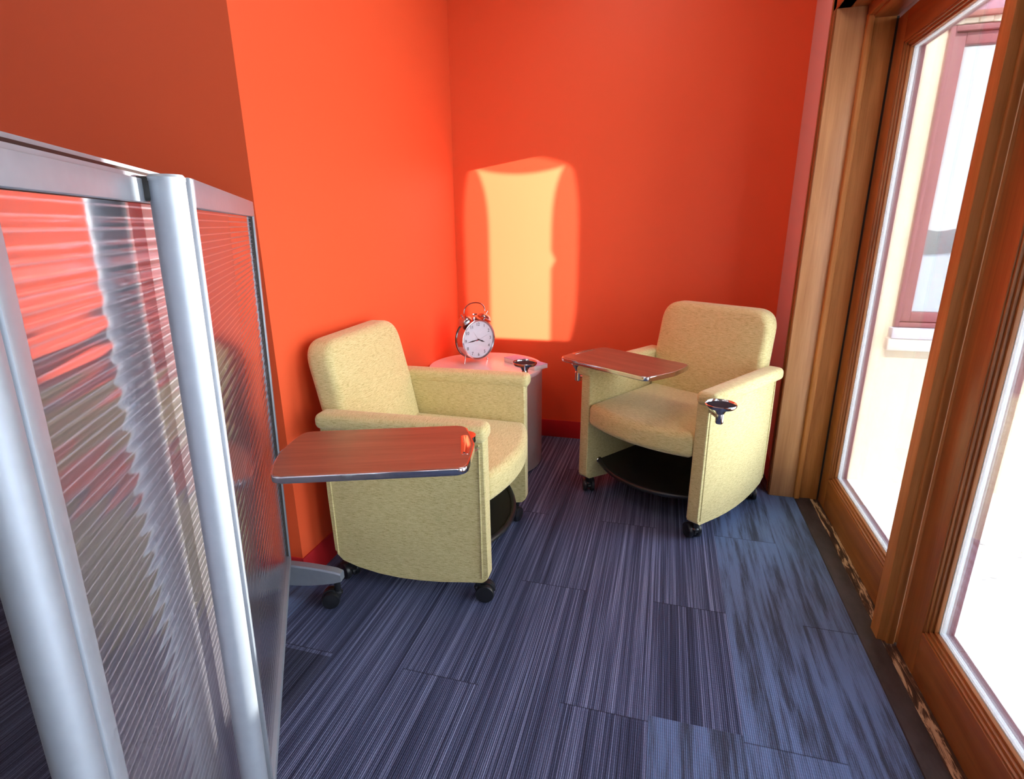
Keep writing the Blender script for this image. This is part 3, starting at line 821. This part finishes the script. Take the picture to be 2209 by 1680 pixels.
# ------------------------------------------------------------------ fill lamps (added out of view on the ceiling to brighten the room)
def fill_lamp(x, y, e):
    t = empty('fill_light', 'added square fill light panel on the unseen ceiling', 'fill_lamp', (x, y, H), 0, 'added fill light panels')
    bm = B(); add_box(bm, (-.31, -.31, -.03), (.31, .31, -.001), .004); obj('fill_light_housing', bm, 'ceiling', t)
    l = bpy.data.lights.new('fill_panel_light', 'AREA'); l.shape = 'SQUARE'; l.size = .56; l.energy = e; l.color = (1, .90, .80)
    o = bpy.data.objects.new('fill_panel_light', l); COL.objects.link(o); o.location = (x, y, H - .035)
for x, y in ((.2, -2.6), (.2, -4.6), (-1.9, -3.4), (.9, -.9)): fill_lamp(x, y, 2.5)

# ------------------------------------------------------------------ daylight
def sunspot(name, src, aim, energy, expr, size=.02, ang=30, col=(1, .86, .66)):
    """sunlight thrown back by glass outside: a spot whose beam carries the shape of the pane"""
    l = bpy.data.lights.new(name, 'SPOT'); l.energy = energy; l.color = col; l.spot_size = R(ang); l.spot_blend = 0; l.shadow_soft_size = size
    l.use_nodes = True; nt = l.node_tree; em = nt.nodes.get('Emission')
    o = bpy.data.objects.new(name, l); COL.objects.link(o); o.location = src
    o.rotation_euler = (Vector(aim) - Vector(src)).to_track_quat('-Z', 'Y').to_euler()
    tc = nt.nodes.new('ShaderNodeTexCoord'); sp = nt.nodes.new('ShaderNodeSeparateXYZ'); nt.links.new(tc.outputs['Normal'], sp.inputs[0])
    def m(op, a, b=None, c=None, clamp=False):
        nd = nt.nodes.new('ShaderNodeMath'); nd.operation = op; nd.use_clamp = clamp
        for i, v in enumerate((a, b, c)):
            if v is None: continue
            if isinstance(v, (int, float)): nd.inputs[i].default_value = v
            else: nt.links.new(v, nd.inputs[i])
        return nd.outputs[0]
    vr = nt.nodes.new('ShaderNodeMapping'); vr.vector_type = 'POINT'; vr.inputs['Rotation'].default_value = o.rotation_euler
    nt.links.new(tc.outputs['Normal'], vr.inputs[0]); nt.links.new(vr.outputs[0], sp.inputs[0])
    nt.links.new(expr(m, sp.outputs[0], sp.outputs[1], sp.outputs[2]), em.inputs['Strength'])
    return o
src = Vector((6.1, -3.8, 2.50)); aim = Vector((.41, 0, 1.08)); dist = (aim - src).length
def sub(m, a, b): return m('SUBTRACT', a, b)
def patch(m, dx, dy, dz):
    # where the ray meets the plane of the back wall
    X = m('SUBTRACT', src.x, m('MULTIPLY', m('DIVIDE', dx, dy), src.y)); Z = m('SUBTRACT', src.z, m('MULTIPLY', m('DIVIDE', dz, dy), src.y))
    a = m('DIVIDE', m('SUBTRACT', X, .389), .34); b = m('DIVIDE', m('SUBTRACT', Z, 1.08), .52)
    b2 = m('MULTIPLY', b, b); a2 = m('MULTIPLY', a, a)
    def edge(val, lim, soft): return m('MULTIPLY', m('SUBTRACT', lim, val), 1 / soft, clamp=True)
    bump = m('MULTIPLY', edge(m('ABSOLUTE', m('ADD', b, .02)), .10, .10), .07)
    bump = m('MULTIPLY', bump, m('GREATER_THAN', a, 0))
    lim = m('ADD', m('ADD', .58, bump), m('MULTIPLY', m('MULTIPLY', b2, b2), m('MULTIPLY', m('GREATER_THAN', b, 0), .26)))
    core = m('MULTIPLY', edge(m('ABSOLUTE', a), lim, .09), edge(b, m('ADD', .89, m('MULTIPLY', a2, .12)), .05))
    lim2 = m('SUBTRACT', 1.03, m('MULTIPLY', m('MULTIPLY', b2, b2), .16))
    barrel = m('MULTIPLY', edge(m('ABSOLUTE', a), lim2, .10), edge(b, m('SUBTRACT', 1.07, m('MULTIPLY', a2, .16)), .06))
    low = edge(-.91, b, .03)
    low = m('MULTIPLY', m('SUBTRACT', b, -.93), 30, clamp=True)
    return m('MULTIPLY', low, m('ADD', m('MULTIPLY', core, 1.0), m('MULTIPLY', barrel, .24)))
sunspot('sun_glint', src, aim, 7500, patch, .006, 24, (1, .84, .95))
# narrow strip on the middle post
c = sc.location + PC2 + Vector((0, 0, .90))
src2 = Vector((2.72, -.30, 1.66)); d2 = (c - src2).length
def strip(m, dx, dy, dz):
    # where the ray meets the upright plane x = c.x
    k = m('DIVIDE', c.x - src2.x, dx)
    Y = m('ADD', src2.y, m('MULTIPLY', dy, k)); Z = m('ADD', src2.z, m('MULTIPLY', dz, k))
    a = m('ABSOLUTE', m('DIVIDE', m('SUBTRACT', Y, c.y + .115), .180)); b = m('ABSOLUTE', m('DIVIDE', m('SUBTRACT', Z, .98), .43))
    return m('MULTIPLY', m('MULTIPLY', m('SUBTRACT', 1, a), 14, clamp=True), m('MULTIPLY', m('SUBTRACT', 1, b), 20, clamp=True))
sunspot('sun_glint_post', src2, c, 4200, strip, .01, 50, (1, .96, .88))

sun = bpy.data.lights.new('sun', 'SUN'); sun.energy = 4.2; sun.angle = R(.6); sun.color = (1, .95, .88)
so = bpy.data.objects.new('sun', sun); COL.objects.link(so)
so.rotation_euler = Vector((.0, .62, -.66)).to_track_quat('-Z', 'Y').to_euler()
for i, y in enumerate((-.94, -1.94, -2.94, -3.94, -4.94)):
    pl = bpy.data.lights.new('sky_portal', 'AREA'); pl.shape = 'RECTANGLE'; pl.size = .8; pl.size_y = 1.85; pl.cycles.is_portal = True
    po = bpy.data.objects.new('sky_portal', pl); COL.objects.link(po); po.location = (2.07, y, 1.02); po.rotation_euler = (0, R(90), 0)
    po.rotation_euler = Vector((-1, 0, 0)).to_track_quat('-Z', 'Y').to_euler()

w = bpy.data.worlds.new('sky'); SC.world = w; w.use_nodes = True; nt = w.node_tree; nt.nodes.clear()
out = nt.nodes.new('ShaderNodeOutputWorld'); bg = nt.nodes.new('ShaderNodeBackground'); nt.links.new(bg.outputs[0], out.inputs[0])
tc = nt.nodes.new('ShaderNodeTexCoord'); sx = nt.nodes.new('ShaderNodeSeparateXYZ'); nt.links.new(tc.outputs['Generated'], sx.inputs[0])
rp = nt.nodes.new('ShaderNodeValToRGB'); nt.links.new(sx.outputs[2], rp.inputs[0])
e = rp.color_ramp.elements; e[0].position = 0; e[0].color = (.95, .97, 1, 1); e[1].position = .55; e[1].color = (.42, .62, .95, 1)
ns = nt.nodes.new('ShaderNodeTexNoise'); ns.inputs['Scale'].default_value = 2.2; ns.inputs['Detail'].default_value = 4; nt.links.new(tc.outputs['Generated'], ns.inputs['Vector'])
r2 = nt.nodes.new('ShaderNodeValToRGB'); nt.links.new(ns.outputs['Fac'], r2.inputs[0]); r2.color_ramp.elements[0].position = .42; r2.color_ramp.elements[1].position = .62
mx = nt.nodes.new('ShaderNodeMix'); mx.data_type = 'RGBA'; nt.links.new(r2.outputs[0], mx.inputs[0]); nt.links.new(rp.outputs[0], mx.inputs[6]); mx.inputs[7].default_value = (1, 1, 1, 1)
nt.links.new(mx.outputs[2], bg.inputs[0]); bg.inputs[1].default_value = 3.1

# ------------------------------------------------------------------ camera
f, yaw, pitch, roll = 1185.6, -.2704, -.2933, -.0094
s_, c_ = math.sin(yaw), math.cos(yaw)
F = Vector((s_ * math.cos(pitch), c_ * math.cos(pitch), math.sin(pitch))); r0 = Vector((c_, -s_, 0)); u0 = r0.cross(F)
rr = math.cos(roll) * r0 + math.sin(roll) * u0; uu = -math.sin(roll) * r0 + math.cos(roll) * u0
cam = bpy.data.cameras.new('camera'); co = bpy.data.objects.new('camera', cam); COL.objects.link(co)
cam.sensor_width = 36; cam.sensor_fit = 'HORIZONTAL'; cam.lens = f / 2209 * 36; cam.clip_start = .02; cam.clip_end = 200
co.matrix_world = Matrix(((rr.x, uu.x, -F.x, 1.207), (rr.y, uu.y, -F.y, -3.1453), (rr.z, uu.z, -F.z, 1.27), (0, 0, 0, 1)))
SC.camera = co
SC.view_settings.view_transform = 'Standard'; SC.view_settings.look = 'None'; SC.view_settings.gamma = 1
SC.view_settings.use_curve_mapping = False; SC.view_settings.exposure = 1.45
try:
    SC.cycles.max_bounces = 10; SC.cycles.diffuse_bounces = 6; SC.cycles.transparent_max_bounces = 16; SC.cycles.transmission_bounces = 8
except Exception: pass
